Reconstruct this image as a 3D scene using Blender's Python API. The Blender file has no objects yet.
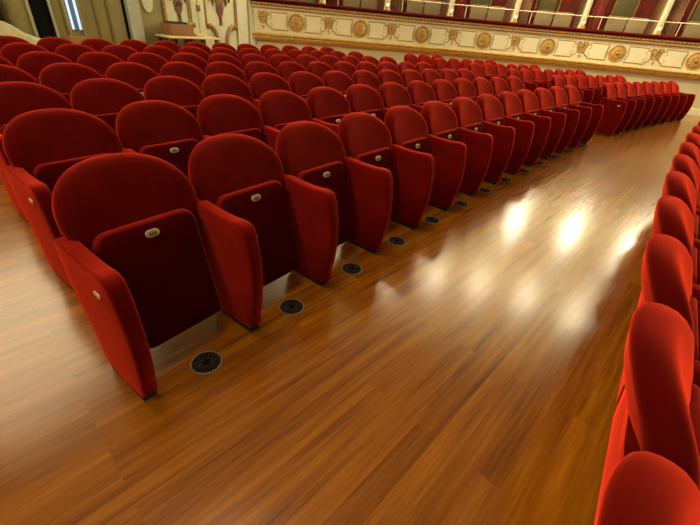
import bpy, bmesh, math, random
from mathutils import Vector, Matrix
random.seed(7)
PI = math.pi
COL = bpy.context.scene.collection
SC = bpy.context.scene

# ------------------------------------------------------------------ materials
def new_mat(name):
    m = bpy.data.materials.new(name); m.use_nodes = True
    nt = m.node_tree; b = nt.nodes['Principled BSDF']
    return m, nt, b

def setp(b, **k):
    for n, v in k.items():
        n = n.replace('_', ' ')
        if n in b.inputs: b.inputs[n].default_value = v

def coords(nt, scale=(1, 1, 1), rot=(0, 0, 0), kind='Object'):
    tc = nt.nodes.new('ShaderNodeTexCoord'); mp = nt.nodes.new('ShaderNodeMapping')
    mp.inputs['Scale'].default_value = scale; mp.inputs['Rotation'].default_value = rot
    nt.links.new(tc.outputs[kind], mp.inputs['Vector'])
    return mp.outputs['Vector']

def noise(nt, vec, scale, detail=3, rough=.5):
    n = nt.nodes.new('ShaderNodeTexNoise'); n.inputs['Scale'].default_value = scale
    n.inputs['Detail'].default_value = detail; n.inputs['Roughness'].default_value = rough
    if vec is not None: nt.links.new(vec, n.inputs['Vector'])
    return n.outputs['Fac']

def ramp(nt, fac, stops):
    r = nt.nodes.new('ShaderNodeValToRGB'); e = r.color_ramp.elements
    while len(e) < len(stops): e.new(.5)
    for i, (p, c) in enumerate(stops): e[i].position = p; e[i].color = (*c, 1)
    nt.links.new(fac, r.inputs['Fac']); return r.outputs['Color']

def bump(nt, b, fac, strength=.2, dist=.01):
    n = nt.nodes.new('ShaderNodeBump'); n.inputs['Strength'].default_value = strength
    n.inputs['Distance'].default_value = dist
    nt.links.new(fac, n.inputs['Height']); nt.links.new(n.outputs['Normal'], b.inputs['Normal'])

def mat_plain(name, col, rough=.6, var=.12, nscale=6, metal=0., bmp=0., **k):
    m, nt, b = new_mat(name)
    f = noise(nt, coords(nt), nscale, 4)
    lo = tuple(c * (1 - var) for c in col); hi = tuple(min(1, c * (1 + var)) for c in col)
    nt.links.new(ramp(nt, f, [(.3, lo), (.7, hi)]), b.inputs['Base Color'])
    setp(b, Roughness=rough, Metallic=metal, **k)
    if bmp: bump(nt, b, f, bmp)
    return m

def mat_velvet(name, dark, light, sheen, sw, srough=.35):
    m, nt, b = new_mat(name)
    v = coords(nt)
    f = noise(nt, v, 7, 4, .6)
    nt.links.new(ramp(nt, f, [(.3, dark), (.72, light)]), b.inputs['Base Color'])
    setp(b, Roughness=.95, Specular_IOR_Level=.03, Sheen_Weight=sw, Sheen_Roughness=srough, Sheen_Tint=(*sheen, 1))
    bump(nt, b, noise(nt, v, 350, 2), .12, .002)
    return m

VELVET = mat_velvet('red velvet', (.058, .0009, .0006), (.090, .0016, .001), (1., .065, .026), 1.0, .42)
VELVET_LIT = mat_velvet('lit red velvet', (.10, .0018, .001), (.15, .003, .0014), (1., .075, .028), 1.0, .45)  # brighter copy of the velvet; grazing sheen on arms put into the colour
VELVET_SHADED = mat_velvet('shaded red velvet', (.050, .0008, .0008), (.066, .0012, .001), (.8, .05, .03), .35, .34)  # darker copy of the velvet; shade on seat fronts put into the colour
VELVET_SHEEN = mat_velvet('rim sheen red velvet', (.13, .003, .002), (.17, .005, .003), (1., .10, .05), 1.0, .42)  # brighter copy, no piping; sheen of the seat rims put into the colour
BLACK = mat_plain('black rubber', (.012, .011, .010), .55)
BRASS = mat_plain('worn brass', (.62, .44, .22), .42, .2, 60, .35)
BRASS_IN = mat_plain('engraved brass', (.36, .23, .09), .5, .3, 200, .3)
INK = mat_plain('dark engraving', (.09, .05, .02), .6)
VENT_RIM = mat_plain('grey metal', (.17, .105, .065), .6, .2, 40, .0)
VENT_BLADE = mat_plain('dark grey metal', (.05, .036, .026), .75, .6, 40, 0, 0, Specular_IOR_Level=.2)
VENT_PIT = mat_plain('vent darkness', (.006, .005, .004), .9, 0, 6, 0, 0, Specular_IOR_Level=.05)
GILT_BR = mat_plain('browned gilding', (.34, .21, .055), .55, .3, 14, .05, .1)
CREAM = mat_plain('cream plaster', (.86, .79, .46), .55, .07, 2.2)
CREAM_LOW = mat_plain('pale plinth plaster', (.64, .58, .32), .6, .05, 1.2)
CREAM_PANEL = mat_plain('pale cream panel', (.92, .86, .54), .5, .05, 3)
GOLD = mat_plain('gilding', (.60, .36, .075), .5, .25, 14, .10, .1)
GOLD_DK = mat_plain('dark gilding', (.46, .27, .065), .5, .3, 22, .10, .1)
GOLD_LT = mat_plain('light gilding', (.72, .50, .17), .5, .2, 20, .10, .1)
CRIMSON = mat_velvet('crimson ledge velvet', (.05, .003, .003), (.075, .005, .004), (.6, .08, .05), .12)
OLIVE = mat_plain('olive cream paint', (.225, .185, .055), .5, .08, 2.5)
OLIVE_DK = mat_plain('olive moulding', (.15, .12, .036), .5, .1, 4)
OLIVE_LT = mat_plain('pale olive paint', (.33, .29, .13), .5, .08, 3)
IVORY = mat_plain('ivory paint', (.54, .52, .31), .5, .05, 2)
IVORY_GR = mat_plain('grey ivory paint', (.36, .36, .24), .5, .06, 3)
DARKNESS = mat_plain('dark doorway', (.006, .007, .0065), .95, .1, 6, 0, 0, Specular_IOR_Level=.02)
BROWN_DK = mat_plain('deep brown', (.065, .042, .014), .8, .25, 5)  # plain brown; on the sheet at far left it stands for door shadow
SHEET = mat_plain('pale dust sheet', (.42, .37, .20), .9, .12, 5, 0, .3)
CARTON = mat_plain('brown cardboard', (.23, .10, .026), .75, .12, 8)
CARTON_DK = mat_plain('dark contents', (.03, .02, .014), .8, .4, 14)
TABLE_TOP = mat_plain('pale yellow table top', (.66, .55, .24), .5, .06, 6)
BROWN_ORN = mat_plain('brown painted ornament', (.20, .10, .028), .6, .35, 12)
RED_ORN = mat_plain('russet painted ornament', (.17, .065, .022), .6, .35, 14)
BOX_RED = mat_plain('red box lining', (.26, .035, .022), .75, .3, 3)
BOX_BRN = mat_plain('brown pink drape', (.30, .15, .07), .8, .25, 5)
BOX_GREEN = mat_plain('grey green panel', (.24, .22, .095), .5, .15, 5)
BOX_BEIGE = mat_plain('beige upholstery', (.19, .13, .05), .7, .10, 4)
RAILW = mat_plain('pale brass rail', (.85, .72, .42), .35, .05, 8, .2)
CEIL = mat_plain('ceiling plaster', (.45, .36, .22), .7, .06, 1)

def mat_emit(name, col, s):
    m, nt, b = new_mat(name)
    setp(b, Base_Color=(*col, 1), Emission_Color=(*col, 1), Emission_Strength=s)
    return m
GLOBE = mat_emit('lit glass globe', (1., .88, .64), 175)
GLOBE_SM = mat_emit('lit small lamp', (1., .80, .45), 1.6)
BLUE_GLASS = mat_emit('blue daylight glass', (.05, .13, .27), .35)
WHITE_REFLECT = mat_emit('white reflection glow', (.62, .72, .80), .75)

PLANK_ANG = math.radians(48.6)
def mat_wood():
    m, nt, b = new_mat('polished parquet boards')
    N = nt.nodes; Lk = nt.links
    tc = N.new('ShaderNodeTexCoord')
    mp = N.new('ShaderNodeMapping'); mp.inputs['Rotation'].default_value = (0, 0, -PLANK_ANG)
    Lk.new(tc.outputs['Object'], mp.inputs['Vector'])
    br = N.new('ShaderNodeTexBrick')
    br.inputs['Color1'].default_value = (0, 0, 0, 1); br.inputs['Color2'].default_value = (1, 1, 1, 1)
    br.inputs['Mortar'].default_value = (.35, .35, .35, 1)
    br.inputs['Scale'].default_value = 1; br.inputs['Mortar Size'].default_value = .0012
    br.inputs['Brick Width'].default_value = 1.5; br.inputs['Row Height'].default_value = .092
    br.offset = .37; br.offset_frequency = 3
    Lk.new(mp.outputs['Vector'], br.inputs['Vector'])
    # grain stretched along the boards, shifted per board
    sx = N.new('ShaderNodeVectorMath'); sx.operation = 'MULTIPLY'; sx.inputs[1].default_value = (.9, 17, 1)
    Lk.new(mp.outputs['Vector'], sx.inputs[0])
    ad = N.new('ShaderNodeVectorMath'); ad.operation = 'MULTIPLY_ADD'; ad.inputs[1].default_value = (9, 5, 3)
    Lk.new(br.outputs['Color'], ad.inputs[0]); Lk.new(sx.outputs['Vector'], ad.inputs[2])
    g1 = noise(nt, ad.outputs['Vector'], 1.6, 5, .62)
    sx2 = N.new('ShaderNodeVectorMath'); sx2.operation = 'MULTIPLY'; sx2.inputs[1].default_value = (3, 160, 1)
    Lk.new(mp.outputs['Vector'], sx2.inputs[0])
    g2 = noise(nt, sx2.outputs['Vector'], 1.0, 3, .6)
    base = ramp(nt, g1, [(.28, (.100, .026, .0016)), (.44, (.200, .058, .0022)), (.58, (.255, .080, .0032)), (.78, (.345, .122, .0075))])
    mixb = N.new('ShaderNodeMix'); mixb.data_type = 'RGBA'; mixb.blend_type = 'MULTIPLY'; mixb.inputs['Factor'].default_value = .8
    tone = ramp(nt, br.outputs['Color'], [(0, (.80, .76, .70)), (.5, (.98, .97, .95)), (1, (1.12, 1.13, 1.12))])
    Lk.new(base, mixb.inputs['A']); Lk.new(tone, mixb.inputs['B'])
    mixc = N.new('ShaderNodeMix'); mixc.data_type = 'RGBA'; mixc.blend_type = 'MULTIPLY'; mixc.inputs['Factor'].default_value = .16
    Lk.new(mixb.outputs['Result'], mixc.inputs['A'])
    Lk.new(ramp(nt, g2, [(.3, (.62, .55, .5)), (.65, (1.1, 1.1, 1.1))]), mixc.inputs['B'])
    Lk.new(mixc.outputs['Result'], b.inputs['Base Color'])
    big = noise(nt, tc.outputs['Object'], 2.2, 3, .6)
    mr = N.new('ShaderNodeMapRange'); mr.inputs['To Min'].default_value = .165; mr.inputs['To Max'].default_value = .235
    Lk.new(big, mr.inputs['Value']); Lk.new(mr.outputs['Result'], b.inputs['Roughness'])
    setp(b, IOR=1.5)
    wav = N.new('ShaderNodeMath'); wav.operation = 'MULTIPLY_ADD'; wav.inputs[1].default_value = .25
    Lk.new(g2, wav.inputs[0]); Lk.new(br.outputs['Fac'], wav.inputs[2])
    bp = N.new('ShaderNodeBump'); bp.inputs['Strength'].default_value = .012; bp.inputs['Distance'].default_value = .003; bp.invert = True
    Lk.new(wav.outputs['Value'], bp.inputs['Height']); Lk.new(bp.outputs['Normal'], b.inputs['Normal'])
    return m
WOOD = mat_wood()

# ------------------------------------------------------------------ mesh helpers
def mesh_from(bm, name, mats, smooth=True):
    bmesh.ops.recalc_face_normals(bm, faces=bm.faces)
    me = bpy.data.meshes.new(name); bm.to_mesh(me); bm.free()
    for m in (mats if isinstance(mats, (list, tuple)) else [mats]): me.materials.append(m)
    if smooth:
        for p in me.polygons: p.use_smooth = True
        try: me.set_sharp_from_angle(angle=math.radians(50))
        except Exception: pass
    return me

def link(name, me, parent=None, loc=None):
    o = bpy.data.objects.new(name, me); COL.objects.link(o)
    if parent is not None: o.parent = parent
    if loc is not None: o.location = loc
    return o

def obj(name, bm, mats, parent=None, smooth=True, loc=None):
    return link(name, mesh_from(bm, name, mats, smooth), parent, loc)

def empty(name, loc=(0, 0, 0), rz=0.):
    o = bpy.data.objects.new(name, None); COL.objects.link(o)
    o.empty_display_size = .1; o.location = loc; o.rotation_euler = (0, 0, rz); return o

def tag(o, label=None, cat=None, group=None, kind=None):
    if label: o['label'] = label
    if cat: o['category'] = cat
    if group: o['group'] = group
    if kind: o['kind'] = kind
    return o

def box(bm, c, s, bev=0., M=None, mi=0):
    r = bmesh.ops.create_cube(bm, size=1.)
    for v in r['verts']:
        v.co = Vector((v.co.x * s[0] + c[0], v.co.y * s[1] + c[1], v.co.z * s[2] + c[2]))
    if bev:
        es = list({e for v in r['verts'] for e in v.link_edges})
        bmesh.ops.bevel(bm, geom=es, offset=bev, segments=2, affect='EDGES', profile=.5)
    return bm

def cyl(bm, p0, p1, r, n=12, r1=None):
    p0 = Vector(p0); p1 = Vector(p1); d = p1 - p0; L = d.length
    M = Matrix.Translation((p0 + p1) / 2) @ d.to_track_quat('Z', 'Y').to_matrix().to_4x4()
    bmesh.ops.create_cone(bm, cap_ends=True, segments=n, radius1=r, radius2=r if r1 is None else r1, depth=L, matrix=M)

def tube(bm, pts, r, n=8, closed=False):
    pts = [Vector(p) for p in pts]; N = len(pts); rings = []
    rr = r if isinstance(r, (list, tuple)) else [r] * N
    up = None
    for i, p in enumerate(pts):
        a = pts[(i - 1) % N] if (closed or i > 0) else p
        b = pts[(i + 1) % N] if (closed or i < N - 1) else p
        t = (b - a).normalized()
        if up is None:
            up = Vector((0, 0, 1)) if abs(t.z) < .9 else Vector((1, 0, 0))
        u = (up - t * up.dot(t)).normalized(); up = u; w = t.cross(u)
        rings.append([bm.verts.new(p + (u * math.cos(k * 2 * PI / n) + w * math.sin(k * 2 * PI / n)) * rr[i]) for k in range(n)])
    for i in range(N if closed else N - 1):
        A = rings[i]; B = rings[(i + 1) % N]
        for k in range(n): bm.faces.new((A[k], A[(k + 1) % n], B[(k + 1) % n], B[k]))
    if not closed:
        bm.faces.new(rings[0][::-1]); bm.faces.new(rings[-1])

def lathe(bm, prof, n=20, M=None, caps=True):
    M = M or Matrix.Identity(4); rings = []
    for r, z in prof:
        if r < 1e-5: rings.append([bm.verts.new(M @ Vector((0, 0, z)))])
        else: rings.append([bm.verts.new(M @ Vector((r * math.cos(k * 2 * PI / n), r * math.sin(k * 2 * PI / n), z))) for k in range(n)])
    for A, B in zip(rings, rings[1:]):
        for k in range(n):
            a = [A[k % len(A)], A[(k + 1) % len(A)], B[(k + 1) % len(B)], B[k % len(B)]]
            a = list(dict.fromkeys(a))
            if len(a) > 2: bm.faces.new(a)
    for R in (rings[0], rings[-1]) if caps else ():
        if len(R) > 2: bm.faces.new(R)

def slab(bm, outline, t, r, fmap, puff_f=0., puff_b=0., steps=3, puffrings=4):
    """rounded cushion from a 2D outline: edge radius r, thickness t, soft bulge on each face; fmap(a,b,d)->xyz"""
    O = [Vector(p) for p in outline]; N = len(O)
    ar = sum(O[i].x * O[(i + 1) % N].y - O[(i + 1) % N].x * O[i].y for i in range(N))
    if ar < 0: O.reverse()
    nr = []
    for i in range(N):
        e1 = (O[i] - O[i - 1]).normalized(); e2 = (O[(i + 1) % N] - O[i]).normalized()
        n1 = Vector((-e1.y, e1.x)); n2 = Vector((-e2.y, e2.x)); n = (n1 + n2)
        n = n / max(.5, n.dot(n1)) if n.length > 1e-6 else n1
        nr.append(n)
    cen = sum(O, Vector((0, 0))) / N
    def ring(inset, d): return [bm.verts.new(fmap(*(O[i] + nr[i] * inset), d)) for i in range(N)]
    def bridge(A, B):
        for i in range(N): bm.faces.new((A[i], A[(i + 1) % N], B[(i + 1) % N], B[i]))
    prev = {}
    R = []
    for k in range(steps + 1):
        ph = PI / 2 * k / steps
        R.append((r * (1 - math.cos(ph)), t / 2 - r + r * math.sin(ph)))
    for sgn, puff in ((1, puff_f), (-1, puff_b)):
        last = None
        for ins, d in R:
            cur = ring(ins, sgn * d)
            if last: bridge(last, cur)
            else: prev[sgn] = cur
            last = cur
        if puff:
            base = [O[i] + nr[i] * r for i in range(N)]
            for k in range(1, puffrings):
                f = k / puffrings
                cur = [bm.verts.new(fmap(*(base[i].lerp(cen, f)), sgn * (t / 2 + puff * (1 - (1 - f) ** 2)))) for i in range(N)]
                bridge(last, cur); last = cur
            c = bm.verts.new(fmap(cen.x, cen.y, sgn * (t / 2 + puff)))
            for i in range(N): bm.faces.new((last[i], last[(i + 1) % N], c))
        else:
            f = bm.faces.new(last); bmesh.ops.triangulate(bm, faces=[f])
    bridge(prev[1], prev[-1])
    return bm

def smooth_closed(P, n=4):
    N = len(P); o = []
    for i in range(N):
        a, b, c, d = (Vector(P[(i + k) % N]) for k in (-1, 0, 1, 2))
        for j in range(n):
            u = j / n
            o.append(.5 * (2 * b + (c - a) * u + (2 * a - 5 * b + 4 * c - d) * u * u + (3 * b - a - 3 * c + d) * u ** 3))
    return o

def round_rect(w0, w1, h, r0, r1, n=5):
    """trapezoid, bottom width w0, top width w1, height h, corner radii"""
    pts = []
    for cx, cy, r, a0 in ((w0 / 2 - r0, r0, r0, -90), (w1 / 2 - r1, h - r1, r1, 0), (-w1 / 2 + r1, h - r1, r1, 90), (-w0 / 2 + r0, r0, r0, 180)):
        for k in range(n + 1):
            a = math.radians(a0 + 90 * k / n); pts.append((cx + r * math.cos(a), cy + r * math.sin(a)))
    return pts

# ------------------------------------------------------------------ seating geometry (rows are arcs around the stage)
ROW_R = 39.549
TV = Vector((.559, .829, 0)).normalized(); NV = Vector((TV.y, -TV.x, 0))
ARC_C = Vector((-.775, .929, 0)) + NV * ROW_R
PITCH = .55
def frame(r, s):
    R = ROW_R - r; a = s / R
    o = ARC_C - R * (math.cos(a) * NV - math.sin(a) * TV)
    fw = math.cos(a) * NV - math.sin(a) * TV
    return o, math.atan2(fw.y, fw.x) - PI / 2

# ------------------------------------------------------------------ the folding seat (front = +y, width = x)
def y_rear(z):
    hi = -.100 - .53 * z; lo = -.407 + .12 * (.58 - z)
    return lo if z < .54 else hi if z > .64 else lo + (hi - lo) * (z - .54) / .10
def back_map(x, z, d): return Vector((x, y_rear(z) + .022 + d + .62 * x * x * max(0., min(1., (z - .40) / .32)), z))
def back_outline():
    pts = []
    zb, zs, zt, w = .36, .645, .837, .276
    for k in range(5): pts.append((-.205 + .41 * k / 4, zb))
    pts += [(.232, .44), (.252, .52), (.267, .59)]
    n = 15; p = 2.35
    arch = []
    for k in range(n + 1):
        a = PI / 2 * k / n
        arch.append((w * max(0., math.cos(a)) ** (2 / p), zs + (zt - zs) * math.sin(a) ** (2 / p)))
    pts += arch
    pts += [(-x, z) for x, z in arch[:-1]][::-1]
    pts += [(-.267, .59), (-.252, .52), (-.232, .44)]
    return pts
SD = Vector((0, -.18, .49)).normalized(); SN = Vector((0, .49, .18)).normalized()
S0 = Vector((0, -.125, .115))
def seat_map(x, h, d): return S0 + Vector((x, 0, 0)) + SD * h + SN * d
ARM_PROFILE = [(-.008, .032), (.022, .10), (.044, .21), (.052, .33), (.046, .45), (.028, .552), (.006, .602), (-.04, .614), (-.10, .607),
               (-.2, .604), (-.31, .609), (-.385, .612), (-.405, .59), (-.405, .50), (-.395, .40), (-.365, .31), (-.32, .18), (-.28, .032)]
def arm_map(x0):
    return lambda y, z, d: Vector((x0 + d, y, z))

def me_back():
    bm = bmesh.new(); slab(bm, back_outline(), .102, .044, back_map, .008, .02, 4, 4); return mesh_from(bm, 'backrest', VELVET)
def me_shell():
    bm = bmesh.new()
    slab(bm, round_rect(.52, .53, .37, .02, .05), .045, .012, lambda x, h, d: Vector((x, y_rear(h + .30) - .012 + d, h + .30)), 0, .002)
    return mesh_from(bm, 'back_shell', VELVET)
def me_seat():
    bm = bmesh.new(); slab(bm, round_rect(.385, .435, .535, .03, .06), .07, .020, lambda x, h, d: seat_map(x, h, d - .037), 0, .01); return mesh_from(bm, 'seat_cushion', VELVET_SHEEN)
def me_under():
    bm = bmesh.new(); slab(bm, round_rect(.36, .41, .515, .025, .055), .016, .006, lambda x, h, d: seat_map(x, h + .008, d + .0), .006, 0); return mesh_from(bm, 'seat_underside', VELVET_SHADED)
def me_arm(x0):
    bm = bmesh.new(); slab(bm, smooth_closed(ARM_PROFILE, 3), .066, .013, arm_map(x0), .003, .003, 3, 3); return mesh_from(bm, 'armrest_panel', VELVET_LIT)
def me_foot(x0):
    bm = bmesh.new(); box(bm, (x0, -.142, .016), (.058, .275, .032), .004); return mesh_from(bm, 'foot', BLACK)
def me_pivot(x0, s):
    bm = bmesh.new(); cyl(bm, (x0 + s * .030, -.20, .26), (x0 + s * .048, -.20, .26), .017, 12); return mesh_from(bm, 'pivot', BLACK)
def stadium(w, h, n=7):
    r = h / 2; o = []
    for k in range(n + 1): a = -PI / 2 + PI * k / n; o.append((w / 2 - r + r * math.cos(a), r * math.sin(a)))
    for k in range(n + 1): a = PI / 2 + PI * k / n; o.append((-w / 2 + r + r * math.cos(a), r * math.sin(a)))
    return o
PLATE_H = .478
def me_plate():
    bm = bmesh.new(); slab(bm, stadium(.060, .033), .006, .002, lambda x, h, d: seat_map(x, h + PLATE_H, d + .016)); return mesh_from(bm, 'number_plate', BRASS)
def me_plate_field():
    bm = bmesh.new(); slab(bm, stadium(.040, .021), .002, .0005, lambda x, h, d: seat_map(x, h + PLATE_H, d + .0196))
    return mesh_from(bm, 'engraved_field', BRASS_IN)
def me_plate_marks():
    bm = bmesh.new()
    for x, hh in ((-.010, .010), (0., .010), (.010, .010)):
        slab(bm, round_rect(.0045, .0045, hh, .001, .001, 2), .0012, .0003, lambda a, h, d, x=x, hh=hh: seat_map(a + x, h + PLATE_H - hh / 2, d + .0210))
    return mesh_from(bm, 'engraved_marks', INK)
def me_rowplate(x0):
    bm = bmesh.new(); slab(bm, stadium(.05, .022), .005, .0015, lambda a, h, d: Vector((x0 + .0375 + d, -.075 + a, .525 + h))); return mesh_from(bm, 'row_plate', BRASS)

ME = dict(back=me_back(), shell=me_shell(), seat=me_seat(), under=me_under(), armL=me_arm(PITCH / 2), armR=me_arm(-PITCH / 2),
          footL=me_foot(PITCH / 2), footR=me_foot(-PITCH / 2), pivL=me_pivot(PITCH / 2, -1), pivR=me_pivot(-PITCH / 2, 1), plate=me_plate(),
          field=me_plate_field(), marks=me_plate_marks(), row=me_rowplate(PITCH / 2))

def build_seat(end_plate, last_arm):
    r = empty('theatre_seat')
    link('backrest', ME['back'], r); link('back_shell', ME['shell'], r)
    s = link('seat_cushion', ME['seat'], r)
    link('seat_underside', ME['under'], s)
    p = link('number_plate', ME['plate'], r); p['label'] = 'small brass seat number plate'
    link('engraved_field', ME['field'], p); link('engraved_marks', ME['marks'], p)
    a = link('armrest_panel', ME['armL'], r); link('foot', ME['footL'], a); link('pivot', ME['pivL'], a)
    if end_plate: link('row_plate', ME['row'], a)
    if last_arm:
        a = link('armrest_panel', ME['armR'], r); link('foot', ME['footR'], a); link('pivot', ME['pivR'], a)
    return r

def copy_tree(o, parent=None):
    c = o.copy(); COL.objects.link(c)
    if parent is not None: c.parent = parent
    for ch in list(o.children): copy_tree(ch, c)
    return c

PROTO = {}
def place_seat(r, s, end_plate, last_arm, label, group):
    key = (end_plate, last_arm)
    if key not in PROTO:
        o = PROTO[key] = build_seat(*key)
    else: o = copy_tree(PROTO[key])
    p, rz = frame(r, s); o.location = p; o.rotation_euler = (0, 0, rz)
    tag(o, label, 'seat', group); return o

ORD = 'first second third fourth fifth sixth seventh eighth ninth tenth eleventh twelfth thirteenth'.split()
ROWN = ['front row', 'second row back', 'third row back', 'fourth row back', 'fifth row back', 'sixth row back', 'rearmost row']
D_ROW = .945
for i in range(7):
    s0 = .016 + .118 * i
    for j in range(13):
        if i >= 5 and j == 0: continue            # outside the frame
        lab = 'red folding seat, %s from the left end of the %s, near block' % (ORD[j], ROWN[i])
        if j == 12: lab = 'red folding seat at the far, aisle end of the %s, near block' % ROWN[i]
        if j == 0: lab = 'red folding seat at the left, outer end of the %s, near block' % ROWN[i]
        place_seat(-i * D_ROW, s0 + PITCH * (j + .5), j == 0, j == 12, lab, 'folding seats of the near block, %s' % ROWN[i])
FAR_N = [8, 7, 7, 6, 5, 3]
for i, n in enumerate(FAR_N):
    s0 = 8.40 + .15 * i
    for j in range(n):
        lab = 'red folding seat, %s from the aisle, %s of the far block' % (ORD[j], ROWN[i])
        place_seat(-i * D_ROW, s0 + PITCH * (j + .5), j == 0, j == n - 1, lab, 'folding seats of the far block, %s' % ROWN[i])
R_ROW = 1.892
for j in range(-1, 11):
    s = .10 * (ROW_R - R_ROW) / (ROW_R - 1.334) + PITCH * j
    nm = ORD[j + 1]
    lab = 'red velvet seat seen from behind, %s from the bottom in the right-hand row' % nm
    place_seat(R_ROW, s, j == -1, j == 10, lab, 'seats of the right-hand row seen from behind')

# ------------------------------------------------------------------ floor vents
def build_vent():
    r = empty('floor_vent')
    bm = bmesh.new(); lathe(bm, [(.064, .0), (.072, .0), (.072, .0025), (.069, .004), (.064, .003), (.064, .0)], 40, None, False)
    obj('rim', bm, VENT_RIM, r)
    bm = bmesh.new(); lathe(bm, [(0, .0006), (.0645, .0006), (.0645, .0012), (0, .0012)], 40); obj('opening', bm, VENT_PIT, r)
    bm = bmesh.new(); n = 26
    for k in range(n):
        a = 2 * PI * k / n; c, s = math.cos(a), math.sin(a)
        pts = [(.016, -.0006), (.063, -.0022), (.063, .0022), (.016, .0006)]
        V = [[bm.verts.new((x * c - y * s, x * s + y * c, z)) for x, y in pts] for z in (.0012, .0032)]
        bm.faces.new(V[1]); 
        for q in range(4): bm.faces.new((V[0][q], V[0][(q + 1) % 4], V[1][(q + 1) % 4], V[1][q]))
    obj('radial_blades', bm, VENT_BLADE, r, False)
    bm = bmesh.new(); lathe(bm, [(0, .0012), (.017, .0012), (.016, .004), (0, .0045)], 20); obj('hub', bm, VENT_PIT, r)
    return r
vent0 = None
for j in range(13):
    v = build_vent() if vent0 is None else copy_tree(vent0)
    vent0 = vent0 or v
    p, rz = frame(0.002, .275 + PITCH * j); v.location = p; v.rotation_euler = (0, 0, rz)
    tag(v, 'round metal floor vent before the %s front-row seat from the left' % ORD[j], 'vent', 'round floor vents along the front row')

# ------------------------------------------------------------------ side wall with box parapet
K = [(-3.43, 12.3), (-.4, 12.85), (2.14, 13.1), (5.0, 12.95), (6.9, 12.4), (9.02, 11.5), (10.8, 10.3), (12.2, 8.4), (13, 6.)]
def cat(K, n=16):
    K = [Vector(k) for k in K]; K = [2 * K[0] - K[1]] + K + [2 * K[-1] - K[-2]]; o = []
    for i in range(1, len(K) - 2):
        a, b, c, d = K[i - 1:i + 3]
        for j in range(n):
            u = j / n
            o.append(.5 * (2 * b + (c - a) * u + (2 * a - 5 * b + 4 * c - d) * u * u + (3 * b - a - 3 * c + d) * u ** 3))
    o.append(K[-2]); return o
PATH = cat(K); PL = [0.]
for a, b in zip(PATH, PATH[1:]): PL.append(PL[-1] + (b - a).length)
def path_at(s):
    s = max(0, min(PL[-1] - 1e-4, s))
    for i in range(len(PATH) - 1):
        if PL[i + 1] >= s: break
    u = (s - PL[i]) / (PL[i + 1] - PL[i])
    p = PATH[i].lerp(PATH[i + 1], u)
    a = PATH[max(0, i - 1)]; b = PATH[min(len(PATH) - 1, i + 2)]
    t = (b - a).normalized(); n = Vector((t.y, -t.x))       # n points into the hall
    return p, t, n
# heights along the parapet: mould bottom, mould top, panel bottom, panel top, cornice, dentil bottom, rail bottom, rail top
ZL = [.735, .935, 1.015, 1.45, 1.53, 1.57, 1.655, 1.742]
ZR = [.865, 1.02, 1.085, 1.485, 1.575, 1.615, 1.70, 1.79]
def Z(i, s):
    u = max(0, min(1.1, s / 12.8))
    if isinstance(i, float):
        k = int(i); f = i - k
        return Z(k, s) * (1 - f) + Z(k + 1, s) * f
    return ZL[i] * (1 - u) + ZR[i] * u
def W(s, d, z):
    p, t, n = path_at(s); q = p + n * d; return Vector((q.x, q.y, z))
def sweep(name, prof, mat, s0=0., s1=19.8, step=.31, parent=None, smooth=False):
    """prof: list of (offset into the hall, height index or fixed metres as ('z', v))"""
    bm = bmesh.new(); n = int((s1 - s0) / step) + 1; rings = []
    for k in range(n + 1):
        s = s0 + (s1 - s0) * k / n
        rings.append([bm.verts.new(W(s, d, (zi[1] if isinstance(zi, tuple) else Z(zi, s)))) for d, zi in prof])
    m = len(prof)
    for A, B in zip(rings, rings[1:]):
        for q in range(m): bm.faces.new((A[q], A[(q + 1) % m], B[(q + 1) % m], B[q]))
    bm.faces.new(rings[0]); bm.faces.new(rings[-1])
    return obj(name, bm, mat, parent, smooth)
z_ = lambda v: ('z', v)
wl = sweep('wall_right', [(0, z_(0)), (0, 7), (-.12, 7), (-.12, z_(0))], CREAM_LOW); tag(wl, kind='structure')
tag(sweep('baseboard_right', [(.03, z_(0)), (.03, z_(.16)), (.0, z_(.18)), (.0, z_(0))], CREAM), kind='structure')
g = sweep('trim_1', [(.0, 0), (.06, 0), (.10, .18), (.13, .45), (.12, .62), (.16, .74), (.16, .9), (.10, 1.0), (.0, 1.0)], GOLD); tag(g, 'gilded moulding under the cream parapet', kind='structure')
p_ = sweep('trim_2', [(.0, 1.0), (.07, 1.0), (.07, 4), (.0, 4)], CREAM); tag(p_, 'cream parapet of the boxes', kind='structure')
c_ = sweep('trim_3', [(.0, 4), (.10, 4), (.13, 4.5), (.13, 5), (.0, 5)], CREAM); tag(c_, kind='structure')
c2 = sweep('trim_4', [(.0, 3.9), (.105, 3.9), (.105, 4.0), (.0, 4.0)], GOLD_DK); tag(c2, kind='structure')
dn = sweep('trim_5', [(.0, 5), (.12, 5), (.16, 5.5), (.15, 6), (.0, 6)], GOLD_DK); tag(dn, 'gilded dentil band under the crimson ledge', kind='structure')
bm = bmesh.new()
s = .05
while s < 14.6:                                            # dentil beads on the band
    c = W(s, .165, (Z(5, s) + Z(6, s)) / 2)
    bmesh.ops.create_icosphere(bm, subdivisions=1, radius=.028, matrix=Matrix.Translation(c)); s += .095
obj('dentil_beads', bm, GOLD, dn)
lg = sweep('velvet_ledge', [(-.18, 6), (.17, 6), (.21, 6.3), (.21, 6.7), (.17, 7), (-.18, 7)], CRIMSON)
tag(lg, 'long crimson velvet ledge capping the cream box parapet', 'ledge')

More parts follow.
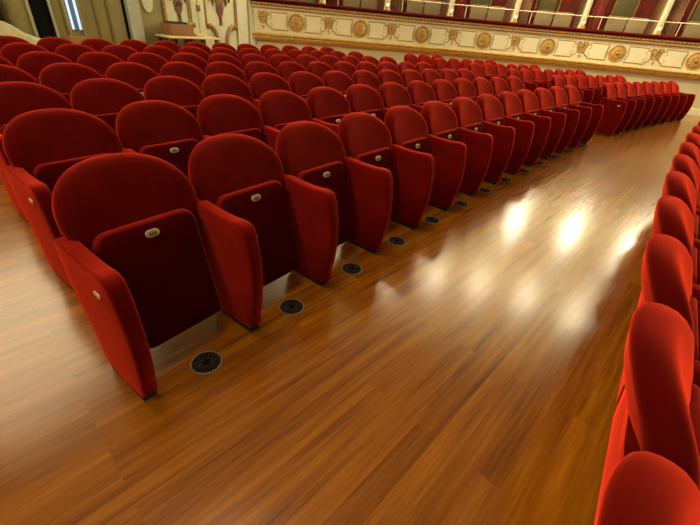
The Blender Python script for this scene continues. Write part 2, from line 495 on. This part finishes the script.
def Wmap(s0, zc, off):
    """local flat frame on the parapet at arc position s0"""
    p, t, n = path_at(s0)
    return lambda a, b, d: Vector((p.x + t.x * a + n.x * (off + d), p.y + t.y * a + n.y * (off + d), zc + b))
BAY = 1.855
LR = ['leftmost', 'second', 'third', 'fourth', 'fifth', 'sixth', 'seventh']
def ring_bm(bm, fm, r, tr, n=28, sq=1.):
    tube(bm, [fm(r * math.cos(2 * PI * k / n), r * sq * math.sin(2 * PI * k / n), 0) for k in range(n)], tr, 6, True)
for k in range(8):
    s0 = 1.24 + BAY * k; zc = (Z(2, s0) + Z(3, s0)) / 2; hh = (Z(3, s0) - Z(2, s0)) / 2
    fm = Wmap(s0, zc, .075)
    if k < 7:
        p, t, n = path_at(s0)
        r = empty('gilded_rosette', fm(0, 0, 0))
        tag(r, 'round gilded rosette on the cream box parapet, %s' % (LR[k] + (' from the left' if k else '')), 'rosette', 'gilded rosettes along the box parapet')
        fl = lambda a, b, d: fm(a, b, d) - fm(0, 0, 0)
        bm = bmesh.new(); ring_bm(bm, fl, hh * .97, .020); obj('outer_ring', bm, GOLD, r)
        bm = bmesh.new(); ring_bm(bm, fl, hh * .74, .024); obj('inner_ring', bm, GOLD_DK, r)
        bm = bmesh.new(); slab(bm, [(hh * .72 * math.cos(2 * PI * q / 24), hh * .72 * math.sin(2 * PI * q / 24)) for q in range(24)], .02, .004, lambda a, b, d: fl(a, b, d + .012)); obj('disc', bm, GOLD_LT, r)
        bm = bmesh.new()
        for q in range(10):
            a = 2 * PI * q / 10; c, s_ = math.cos(a), math.sin(a)
            pet = [(.03, -.018), (.085, -.032), (.125, -.022), (.135, 0), (.125, .022), (.085, .032), (.03, .018)]
            slab(bm, pet, .02, .006, lambda x, y, d, c=c, s_=s_: fl(x * c - y * s_, x * s_ + y * c, d + .032))
        obj('petals', bm, GOLD, r)
        bm = bmesh.new(); bmesh.ops.create_icosphere(bm, subdivisions=2, radius=.042, matrix=Matrix.Translation(fl(0, 0, .045))); obj('boss', bm, GOLD_DK, r)
    # two moulded panel frames per bay, shaped ends
    for sd in (-1, 1):
        if k == 7 and sd == 1: continue
        sc = s0 + sd * .495
        fm2 = Wmap(sc, zc, .075); a0, a1 = -.265 * sd, .255 * sd
        h = hh * .93
        P = [(a0, -h), (a0, h), (a1 - sd * .03, h), (a1 - sd * .02, h * .72), (a1 + sd * .04, h * .62), (a1 + sd * .085, h * .25), (a1 + sd * .06, 0), (a1 + sd * .085, -h * .25), (a1 + sd * .04, -h * .62), (a1 - sd * .02, -h * .72), (a1 - sd * .03, -h)]
        P = [(a0, -h), (a0 + sd * .035, -h * .5), (a0 + sd * .05, 0), (a0 + sd * .035, h * .5)] + P[1:]
        o_ = fm2(0, 0, 0)
        r = empty('gilded_panel_frame', o_)
        tag(r, 'gilt-edged cream panel on the box parapet, %s of the %s rosette%s' % ('left' if sd < 0 else 'right', LR[k] if k < 7 else 'cut-off eighth', ' from the left' if 0 < k < 7 else ''), 'panel', 'gilt panels along the box parapet')
        bm = bmesh.new()
        Q = []
        for q in range(len(P)):
            A = Vector(P[q]); B = Vector(P[(q + 1) % len(P)])
            for u in (0, .5): Q.append(A.lerp(B, u))
        tube(bm, [fm2(a, b, 0) - o_ for a, b in Q], .0125, 6, True); obj('frame', bm, GOLD_DK, r)
        bm = bmesh.new(); slab(bm, [(a, b) for a, b in P], .006, .001, lambda a, b, d: fm2(a, b, d + .002) - o_); obj('field', bm, CREAM_PANEL, r)
        bm = bmesh.new()
        for sg in (-1, 1):
            tube(bm, [fm2(a1 - sd * (.02 + .05 * math.sin(q * .5)), sg * (.03 + q * .022), .006) - o_ for q in range(7)], .008, 5)
        obj('scroll', bm, GOLD, r)

def spiral(fm, cx, cz, r, turns, flip=1, n=18, a0=0, d=.01):
    return [fm(cx + flip * r * (1 - .8 * q / n) * math.cos(a0 + turns * 2 * PI * q / n), cz + r * (1 - .8 * q / n) * math.sin(a0 + turns * 2 * PI * q / n), d) for q in range(n + 1)]
for k in range(8):
    s0 = .31 + BAY * k; zc = (Z(2, s0) + Z(3, s0)) / 2; hh = (Z(3, s0) - Z(2, s0)) / 2
    if k == 7: continue
    fm0 = Wmap(s0, zc, .075); o_ = fm0(0, 0, 0); fm = lambda a, b, d: fm0(a, b, d) - o_
    r = empty('carved_ornament', o_)
    tag(r, 'gilded carved vase-and-scroll ornament between parapet panels, %s%s' % (LR[k], ' from the left' if k else ''), 'ornament', 'carved ornaments along the box parapet')
    bm = bmesh.new()
    for q, (zz, rr) in enumerate([(.17, .055), (.10, .040), (.03, .030), (-.05, .022), (-.13, .034), (-.19, .018)]):
        zz *= hh / .215
        bmesh.ops.create_uvsphere(bm, u_segments=10, v_segments=6, radius=1, matrix=Matrix.Translation(fm(0, zz, .012)) @ Matrix.Diagonal((rr * .8, rr * .8, rr, 1)))
    obj('stem', bm, GOLD, r)
    bm = bmesh.new()
    for f in (-1, 1):
        tube(bm, spiral(fm, f * .085, .10 * hh / .215, .055, 1.3, f, a0=PI), .012, 6)
        tube(bm, spiral(fm, f * .07, -.02, .045, 1.2, f, a0=PI / 2), .010, 6)
        tube(bm, [fm(f * (.02 + .11 * math.sin(q / 8 * PI)), hh * (.9 - 1.1 * q / 8), .008) for q in range(9)], .010, 6)
        tube(bm, [fm(f * (.11 + .03 * math.sin(q)), hh * (.95 - .07 * q), .008) for q in range(4)], .016, 6)
    obj('scrolls', bm, GOLD, r)
    bm = bmesh.new(); slab(bm, [(-.12, hh * .92), (.12, hh * .92), (.10, hh * .98), (-.10, hh * .98)], .03, .004, lambda a, b, d: fm(a, b, d)); obj('cap', bm, GOLD_DK, r)

# ------------------------------------------------------------------ inside the boxes
def face(bm, pts): bm.faces.new([bm.verts.new(p) for p in pts])
bw = sweep('wall_boxes', [(-1.5, z_(.9)), (-1.5, z_(3.3)), (-1.6, z_(3.3)), (-1.6, z_(.9))], BOX_RED); tag(bw, 'dark red lining at the back of the boxes', kind='structure')
tag(sweep('floor_boxes', [(-.12, z_(1.0)), (-.12, z_(1.12)), (-1.6, z_(1.12)), (-1.6, z_(1.0))], BROWN_DK), kind='structure')
def rect_on(name, s0, s1, d, z0, z1, th, mat, parent=None, bev=.004, smooth=True):
    p, t, n = path_at((s0 + s1) / 2); w = s1 - s0
    bm = bmesh.new(); bb = bmesh.new()
    c = Vector((p.x + n.x * d, p.y + n.y * d, (z0 + z1) / 2))
    box(bm, (0, 0, 0), (w, th, z1 - z0), bev)
    for v in bm.verts:
        x, y, z = v.co; v.co = Vector((c.x + t.x * x + n.x * y, c.y + t.y * x + n.y * y, c.z + z))
    if parent is not None and parent.type == 'EMPTY':
        for v in bm.verts: v.co -= parent.location
    bb.free()
    return obj(name, bm, mat, parent, smooth)

for k in range(9):
    s0 = .05 + BAY * k
    if k == 0: s0 = .10
    # slender white column with a gilt lamp bracket at its foot
    p, t, n = path_at(s0 + .06); zt = Z(7, s0)
    if k <= 7:
        c = empty('box_column', (p.x + n.x * .02, p.y + n.y * .02, zt))
        tag(c, 'slender ivory column rising from the crimson ledge, %s from the left' % ORD[k], 'column', 'columns between the boxes')
        bm = bmesh.new(); lathe(bm, [(.085, 0), (.085, .06), (.075, .09), (.070, .3), (.070, 1.35), (.09, 1.42), (.09, 1.5)], 14); obj('shaft', bm, IVORY, c)
        bm = bmesh.new(); lathe(bm, [(.10, .0), (.10, .035), (.088, .05)], 14); obj('base_ring', bm, GOLD_DK, c)
        l = empty('lamp_bracket', (p.x + n.x * .12, p.y + n.y * .12, zt))
        tag(l, 'small gilt lamp bracket at the foot of the %s box column from the left' % ORD[k], 'lamp', 'gilt lamp brackets on the ledge')
        bm = bmesh.new(); lathe(bm, [(.05, 0), (.055, .02), (.02, .04), (.018, .10), (.05, .12), (.03, .15), (.02, .18)], 12); obj('stem', bm, GOLD_DK, l)
        bm = bmesh.new(); bmesh.ops.create_uvsphere(bm, u_segments=12, v_segments=8, radius=.042, matrix=Matrix.Translation((0, 0, .10 + .03))); obj('glass_globe', bm, GLOBE_SM, l)
        bm = bmesh.new()
        for f in (-1, 1):
            fmv = lambda a, b, d: Vector((t.x * a + n.x * d, t.y * a + n.y * d, b))
            tube(bm, [fmv(f * .06 * math.sin(q / 6 * PI), .04 + .22 * q / 6, .02) for q in range(7)], .010, 6)
        obj('scroll_arms', bm, GOLD, l)
    # partition between boxes
    bm = bmesh.new()
    a = W(s0 + .06, -.05, 1.1); b = W(s0 + .06, -1.52, 1.1); up = Vector((0, 0, 2.2)); tt = Vector((t.x, t.y, 0)) * .03
    V = [bm.verts.new(q) for q in (a - tt, a + tt, b + tt, b - tt, a - tt + up, a + tt + up, b + tt + up, b - tt + up)]
    for f in ((0, 1, 2, 3), (4, 5, 6, 7), (0, 1, 5, 4), (1, 2, 6, 5), (2, 3, 7, 6), (3, 0, 4, 7)): bm.faces.new([V[q] for q in f])
    o = obj('partition_wall', bm, BOX_BRN, None, False); tag(o, kind='structure')
    if k < 8:
        # gathered drape on the left of each box opening
        d = empty('drape', W(s0 + .30, -.55, 1.12))
        tag(d, 'brownish red gathered drape inside the %s box from the left' % ORD[k], 'curtain', 'drapes inside the boxes')
        bm = bmesh.new(); n_ = 40; cols = []
        for q in range(n_ + 1):
            sx = s0 + .13 + .42 * q / n_
            cols.append([bm.verts.new(W(sx, -.55 + .03 * math.sin(q * 1.15), zz) - d.location) for zz in (1.13, 2.2, 3.2)])
        for A, B in zip(cols, cols[1:]):
            for u in (0, 1): bm.faces.new((A[u], B[u], B[u + 1], A[u + 1]))
        md = obj('cloth', bm, BOX_RED if k % 2 else BOX_BRN, d); sol = md.modifiers.new('s', 'SOLIDIFY'); sol.thickness = .012
        # grey green framed panel
        sc = s0 + 1.16
        f = empty('framed_panel', W(sc, -1.45, 1.12))
        tag(f, 'grey-green gilt-framed panel on the back wall of the %s box from the left' % ORD[k], 'panel', 'framed panels inside the boxes')
        rect_on('panel', sc - .26, sc + .26, -1.47, 2.05, 2.95, .02, BOX_GREEN, f)
        for u0, u1, z0, z1 in ((-.31, -.26, 2.0, 3.0), (.26, .31, 2.0, 3.0), (-.26, .26, 2.0, 2.05), (-.26, .26, 2.95, 3.0)):
            rect_on('frame_bar', sc + u0, sc + u1, -1.46, z0, z1, .04, GOLD, f)
        # two upholstered chairs behind the ledge
        for j, off in enumerate((.92, 1.43)):
            sc = s0 + off; p2, t2, n2 = path_at(sc)
            ch = empty('box_chair', W(sc, -.42, 1.12))
            tag(ch, 'beige upholstered chair, %s of the pair in the %s box from the left' % (('left', 'right')[j], ORD[k]), 'chair', 'beige chairs inside the boxes')
            zt = Z(7, s0) + .37
            rect_on('backrest', sc - .24, sc + .24, -.30, 1.45, zt, .05, BOX_BEIGE, ch, .012)
            rect_on('seat', sc - .20, sc + .20, -.50, 1.48, 1.55, .40, BOX_BEIGE, ch, .015)
            for a_, d_ in ((-.17, -.34), (.17, -.34), (-.17, -.66), (.17, -.66)):
                rect_on('leg', sc + a_ - .017, sc + a_ + .017, d_, 1.12, 1.48, .034, BROWN_DK, ch)
gr = empty('guard_rail', W(6., .02, Z(7, 6.)))
tag(gr, 'thin pale guard rail running above the crimson ledge', 'rail')
bm = bmesh.new(); tube(bm, [W(.1 + .25 * q, .02, Z(7, .1 + .25 * q) + .30) - gr.location for q in range(78)], .011, 8); obj('bar', bm, RAILW, gr)
for k in range(8):
    s0 = .55 + BAY * k
    bm = bmesh.new(); cyl(bm, W(s0, .02, Z(7, s0)) - gr.location, W(s0, .02, Z(7, s0) + .30) - gr.location, .009, 8); obj('post', bm, RAILW, gr)

# ------------------------------------------------------------------ upper tiers (they show as reflections in the polished floor)
for q, z0 in enumerate((3.3, 6.4, 9.3)):
    w = sweep('trim_%d' % (6 + q), [(0.05, z_(z0)), (.12, z_(z0 + .15)), (.07, z_(z0 + .2)), (.07, z_(z0 + .8)), (.2, z_(z0 + .9)), (.2, z_(z0 + .98)), (-.3, z_(z0 + .98)), (-.3, z_(z0))], CREAM)
    tag(w, kind='structure')
    tag(sweep('wall_tier_%d' % (q + 1), [(-1.4, z_(z0)), (-1.4, z_(z0 + 3)), (-1.5, z_(z0 + 3)), (-1.5, z_(z0))], CREAM), kind='structure')
    for k in range(-0, 8 if q < 2 else 0):
        s0 = (.17 if q == 0 else -.33) + BAY * (k + 1)
        l = empty('wall_sconce', W(s0, .40, z0 + .80))
        tag(l, 'gilt globe lamp on the %s tier of boxes, %s from the left' % (('second', 'third')[q], ORD[k]), 'lamp', 'globe lamps on the upper tiers')
        bm = bmesh.new(); bmesh.ops.create_uvsphere(bm, u_segments=14, v_segments=10, radius=.15); obj('glass_globe', bm, GLOBE, l)
        a = W(s0, .06, z0 + .5) - l.location
        bm = bmesh.new(); tube(bm, [a, a * .6 + Vector((0, 0, -.10)), a * .2 + Vector((0, 0, -.16)), Vector((0, 0, -.145))], .018, 8); obj('arm', bm, GOLD, l)

# ------------------------------------------------------------------ back wall (straight, behind the stalls)
B0 = Vector((-3.43, 12.3, 0)); BT = -TV
def BW(k, d, z): return B0 + BT * k + NV * d + Vector((0, 0, z))
def bslab(name, k0, k1, z0, z1, d0, d1, mat, parent=None, bev=0., kind=None):
    bm = bmesh.new(); box(bm, ((k0 + k1) / 2, (d0 + d1) / 2, (z0 + z1) / 2), (k1 - k0, d1 - d0, z1 - z0), bev)
    o0 = parent.location if parent is not None and parent.type == 'EMPTY' else Vector((0, 0, 0))
    for v in bm.verts: v.co = BW(v.co.x, v.co.y, v.co.z) - o0
    o = obj(name, bm, mat, parent, bev > 0)
    if kind: tag(o, kind=kind)
    return o
bslab('wall_back', 2.6, 12.5, 0, 11.8, -.25, 0, OLIVE, kind='structure')
bslab('wall_ornament', -.1, 2.62, 0, 11.8, -.25, 0, IVORY, kind='structure')
bslab('trim_9', -.02, .16, 0, 3.3, -.02, .10, IVORY, kind='structure')
bslab('trim_10', .17, .54, 0, 3.3, 0, .05, IVORY, kind='structure')
for n_, (k0, k1, m) in enumerate(((.55, .595, GILT_BR), (1.48, 1.525, GILT_BR), (1.56, 1.92, IVORY), (1.94, 1.98, GILT_BR), (2.56, 2.63, GILT_BR))):
    bslab('trim_%d' % (11 + n_), k0, k1, .0 if m is IVORY else (1.02 if n_ < 4 else .9), 3.3, 0, .05 if m is IVORY else .035, m, None, .006, 'structure')
bslab('trim_16', 1.735, 1.75, 0, 3.3, .05, .058, OLIVE_LT, kind='structure')
# painted brown square on the pilaster
sq = bslab('painted_square', 1.68, 1.78, 1.30, 1.43, .058, .075, RED_ORN, None, .006)
tag(sq, 'small russet square ornament on the cream pilaster of the back wall', 'ornament')
def bfm(k0, z0, d0): return lambda a, b, d: BW(k0 - a, d0 + d, z0 + b)
for kk, zb, nm in ((1.06, 1.0, 'right'), (2.23, 1.0, 'left')):
    o_ = BW(kk, .0, 1.35); r = empty('painted_tassel', o_)
    tag(r, 'brown and russet leaf tassel ornament on the ivory back wall, %s of two' % nm, 'ornament', 'leaf tassel ornaments on the back wall')
    F = bfm(kk, 1.35, .0); fm = lambda a, b, d: F(a, b, d) - o_
    bm = bmesh.new()
    for a, b, rx, rz in ((0, 0, .10, .13), (-.04, .07, .07, .09), (.05, .07, .07, .09), (0, -.12, .045, .08)):
        slab(bm, [(a + rx * math.cos(2 * PI * q / 14), b + rz * math.sin(2 * PI * q / 14)) for q in range(14)], .03, .008, lambda x, z, d: fm(x, z, d + .012))
    obj('flower', bm, RED_ORN, r)
    bm = bmesh.new()
    for f in (-1, 1):
        for sp, ln in ((.16, .30), (.27, .22)):
            tube(bm, [fm(f * (.04 + sp * math.sin(q / 7 * PI * .62)), .42 - (.42 - .10 + .0) * q / 7 * ln / .3, .014) for q in range(8)], [.02, .03, .036, .04, .04, .034, .024, .01], 6)
    slab(bm, [(-.10, .12), (.10, .12), (.15, .5), (-.15, .5)], .025, .006, lambda x, z, d: fm(x, z, d + .01))
    obj('leaves', bm, BROWN_ORN, r)
    bm = bmesh.new()
    for x in (-.025, 0, .03): tube(bm, [fm(x, -.16 + 0 * q, .01) if q == 0 else fm(x * (1 + q * .2), -.16 - .055 * q, .01) for q in range(4)], .008, 5)
    obj('fringe', bm, RED_ORN, r)
for kk, f, nm in ((.80, 1, 'rightmost'), (1.30, -1, 'middle'), (2.06, 1, 'leftmost')):
    o_ = BW(kk, .0, .8); r = empty('gilt_console', o_)
    tag(r, 'curved brown-gilt scroll bracket on the ivory back wall, %s of three' % nm, 'ornament', 'scroll brackets on the back wall')
    F = bfm(kk, .8, .0); fm = lambda a, b, d: F(a, b, d) - o_
    bm = bmesh.new()
    pts = [(f * .17, .20), (f * .09, .23), (f * .0, .17), (-f * .06, .06), (-f * .10, -.08), (-f * .11, -.26), (-f * .09, -.45)]
    tube(bm, [fm(a, b, .02) for a, b in pts], [.035, .05, .055, .05, .045, .04, .03], 8)
    obj('scroll', bm, GILT_BR, r)
    bm = bmesh.new(); bmesh.ops.create_uvsphere(bm, u_segments=10, v_segments=8, radius=.055, matrix=Matrix.Translation(fm(f * .17, .20, .03))); obj('knob', bm, BROWN_ORN, r)
# olive part of the wall: white oval, pale column, door leaves
o_ = BW(2.98, 0, 1.42); r = empty('oval_plaque', o_)
tag(r, 'white oval plaque on the olive back wall', 'plaque')
F = bfm(2.98, 1.42, 0)
bm = bmesh.new(); slab(bm, [(.13 * math.cos(2 * PI * q / 24), .24 * math.sin(2 * PI * q / 24)) for q in range(24)], .03, .01, lambda x, z, d: F(x, z, d + .012) - o_); obj('plaque', bm, IVORY, r)
bslab('trim_17', 3.22, 3.34, 0, 3.4, 0, .10, IVORY_GR, kind='structure')
bslab('trim_18', 3.36, 3.50, 0, 3.4, 0, .14, IVORY_GR, kind='structure')
bslab('trim_19', 3.50, 3.57, 0, 3.4, 0, .01, DARKNESS, kind='structure')
def door(name, k0, k1, mat, lines, lab, handle=None):
    d = bslab(name, k0, k1, .02, 3.2, 0, .06, mat, None, .006); tag(d, lab, kind='structure')
    for a, b in lines:
        bm = bmesh.new(); box(bm, ((a + b) / 2, 0.068, 1.6), (b - a, .022, 2.7), .004)
        for v in bm.verts: v.co = BW(v.co.x, v.co.y, v.co.z)
        obj('panel_moulding', bm, OLIVE_DK, d)
    return d
door('door_1', 3.58, 4.41, OLIVE, ((3.86, 3.91), (4.12, 4.17)), 'olive panelled door leaf right of the blue glass strip')
door('door_2', 4.70, 4.92, OLIVE, ((4.72, 4.75),), 'narrow olive door leaf beside the dark doorway')
# glazed slit: blue glass between two glowing strips that stand in for white reflections
w1 = bslab('window_1', 4.43, 4.66, .80, 3.2, 0, .02, BLUE_GLASS); tag(w1, 'tall narrow blue glass strip with white edges', kind='structure')
bslab('pane', 4.455, 4.50, .80, 3.1, .02, .03, WHITE_REFLECT, w1); bslab('pane', 4.59, 4.63, .80, 3.1, .02, .03, WHITE_REFLECT, w1)
bslab('window_frame', 4.41, 4.43, 0, 3.2, 0, .05, OLIVE_LT, w1); bslab('window_frame', 4.66, 4.70, 0, 3.2, 0, .05, OLIVE_LT, w1)
w2 = bslab('window_2', 4.18, 4.32, 1.32, 1.9, .06, .075, BLUE_GLASS); tag(w2, 'small blue glass pane in the olive door', kind='structure')
bslab('pane', 4.21, 4.27, 1.36, 1.86, .075, .08, WHITE_REFLECT, w2)
d3 = bslab('door_3', 4.93, 5.27, 0, 3.2, 0, .03, DARKNESS); tag(d3, 'dark open doorway in the back wall', kind='structure')
bslab('door_frame', 4.91, 4.945, 0, 3.2, 0, .08, IVORY_GR, d3); bslab('door_frame', 5.26, 5.31, 0, 3.2, 0, .08, OLIVE_LT, d3)
door('door_4', 5.31, 5.66, OLIVE, ((5.62, 5.66),), 'olive door leaf left of the dark doorway')
cu = bmesh.new(); cols = []
o_ = BW(6.1, .1, 0); cr_ = empty('door_shadow_sheet', o_); tag(cr_, 'dark sheet standing in for door shadow at the far left of the back wall', 'curtain')  # no curtain here; the dark folded sheet stands in for door shadow
for q in range(61):
    k = 5.62 + 1.2 * q / 60
    cols.append([cu.verts.new(BW(k, .09 + .05 * math.sin(q * .9), z) - o_) for z in (.02, 1.2, 3.2)])
for A, B in zip(cols, cols[1:]):
    for u in (0, 1): cu.faces.new((A[u], B[u], B[u + 1], A[u + 1]))
c = obj('cloth', cu, BROWN_DK, cr_); sm = c.modifiers.new('s', 'SOLIDIFY'); sm.thickness = .02

# pale dust sheet over a heap, behind the rear row at far left
hp = bmesh.new(); n_ = 24; G = []
for a in range(n_ + 1):
    row = []
    for b in range(n_ + 1):
        u = a / n_; v = b / n_
        k = 4.95 + 2.0 * u; d = .15 + .62 * v
        e = min(1, 6 * min(u, 1 - u)) * min(1, 5 * min(v, 1 - v))
        hgt = .60 + .34 * (1 / (1 + math.exp(-14 * (u - .36)))) - .10 * max(0, u - .7) + .022 * math.sin(19 * u + 7 * v) + .015 * math.sin(31 * v + 5 * u)
        row.append(hp.verts.new(BW(k, d, .01 + (hgt - .01) * (e ** .35 if e > 0 else 0))))
    G.append(row)
for a in range(n_):
    for b in range(n_): hp.faces.new((G[a][b], G[a + 1][b], G[a + 1][b + 1], G[a][b + 1]))
tag(obj('dust_sheet', hp, SHEET), 'pale dust sheet draped over a heap by the back wall at far left', 'sheet')

def carton(name, k0, k1, d0, d1, z0, z1, label, open_top):
    o_ = BW((k0 + k1) / 2, (d0 + d1) / 2, z0); r = empty(name, o_); tag(r, label, 'box')
    t = .012
    for a, b, c, e in ((k0, k0 + t, d0, d1), (k1 - t, k1, d0, d1), (k0 + t, k1 - t, d0, d0 + t), (k0 + t, k1 - t, d1 - t, d1)):
        bslab('side_panel', a, b, z0, z1, c, e, CARTON, r, .002)
    bslab('base_panel', k0 + t, k1 - t, z0, z0 + t, d0 + t, d1 - t, CARTON, r)
    if open_top:
        bm = bmesh.new()
        for q in range(14):
            k = k0 + .06 + (k1 - k0 - .12) * q / 13
            hgt = (z1 - z0) + .02 + .03 * (q % 3) * .6
            box(bm, (k, (d0 + d1) / 2 + random.uniform(-.05, .05), z0 + hgt / 2), (.06, (d1 - d0) * .62, hgt - .03), .008)
        for v in bm.verts: v.co = BW(v.co.x, v.co.y, v.co.z) - o_
        obj('dark_contents', bm, CARTON_DK, r)
    else:
        bslab('lid', k0 + t, k1 - t, z1 - .03, z1 - .01, d0 + t, d1 - t, CARTON, r)
    return r
carton('cardboard_box', 2.22, 2.80, .12, .50, .785, 1.02, 'brown cardboard box with dark contents on the folding table', True)
carton('cardboard_box', 4.50, 4.90, .15, .5, .0, .70, 'small russet box behind the rear row near the blue glass strip', False)
# folding table
o_ = BW(2.05, .38, 0); tb = empty('folding_table', o_); tag(tb, 'folding table with pale yellow top and black legs by the back wall', 'table')
bslab('tabletop', 1.62, 2.95, .745, .785, .05, .68, TABLE_TOP, tb, .006)
for k in (1.70, 2.87, 2.08, 2.48):
    for d in (.12, .61):
        bslab('leg', k - .028, k + .028, 0, .745, d - .02, d + .02, BLACK, tb)
bm = bmesh.new()
for q, (a, b, c) in enumerate(((1.98, .36, .30), (2.0, .37, .27), (1.97, .36, .28))):
    box(bm, (a, b, .795 + q * .014), (c, .24, .013), .003)
for v in bm.verts: v.co = BW(v.co.x, v.co.y, v.co.z)
tag(obj('paper_stack', bm, TABLE_TOP), 'low stack of pale papers on the folding table', 'paper')

# ------------------------------------------------------------------ floor
bm = bmesh.new(); face(bm, [(-14, -6, 0), (16, -6, 0), (16, 18, 0), (-14, 18, 0)])
f = obj('floor', bm, WOOD, None, False); tag(f, 'polished orange-brown wooden board floor', kind='structure')

# ------------------------------------------------------------------ light
w = bpy.data.worlds.new('hall ambience'); SC.world = w; w.use_nodes = True
w.node_tree.nodes['Background'].inputs['Color'].default_value = (1., .82, .50, 1); w.node_tree.nodes['Background'].inputs['Strength'].default_value = .25
def area(name, loc, target, size, energy, col=(1, .82, .55), sy=None):
    l = bpy.data.lights.new(name, 'AREA'); l.energy = energy; l.color = col; l.size = size
    if sy: l.shape = 'RECTANGLE'; l.size_y = sy
    o = bpy.data.objects.new(name, l); COL.objects.link(o); o.location = loc
    o.rotation_euler = (Vector(target) - Vector(loc)).to_track_quat('-Z', 'Y').to_euler(); return o
area('left_fill_light', (-6.6, 5.6, 4.9), (.5, 3.2, .3), 3.6, 240, (1, .84, .50), 3.2)  # added fill, no real lamp; gives the warm floor haze at left
area('side_fill_light', (-5., -2.6, 6.), (.5, 3., .3), 3., 330, (1, .86, .58))  # added fill, no real lamp; brightens arm sides and right-hand seat backs
area('overhead_fill_light', (-2.0, 2.1, 10.), (0, 4.5, 0), 2.4, 330, (1, .86, .58))  # added overhead fill, not a chandelier; brightens the seat tops

wl_ = area('wall_wash_fill', (1.5, 6.5, 11.6), (6.2, 13.2, 6.8), 2.5, 480, (1, .88, .6)); wl_.data.spread = math.radians(68)  # added narrow fill on the tiers; strengthens their haze in the floor

# ------------------------------------------------------------------ camera
cam = bpy.data.cameras.new('camera'); co = bpy.data.objects.new('camera', cam); COL.objects.link(co)
PIT, ROLL = .574, .099
Fv = Vector((0, math.cos(PIT), -math.sin(PIT))); U0 = Vector((0, math.sin(PIT), math.cos(PIT))); X0 = Vector((1, 0, 0))
Xv = X0 * math.cos(ROLL) + U0 * math.sin(ROLL); Uv = -X0 * math.sin(ROLL) + U0 * math.cos(ROLL)
M = Matrix((Xv, Uv, -Fv)).transposed().to_4x4(); M.translation = Vector((0, 0, 1.377))
co.matrix_world = M
cam.sensor_fit = 'HORIZONTAL'; cam.sensor_width = 36; cam.lens = 369.17 / 700 * 36; cam.clip_start = .02
SC.camera = co
SC.view_settings.view_transform = 'Standard'; SC.view_settings.look = 'None'
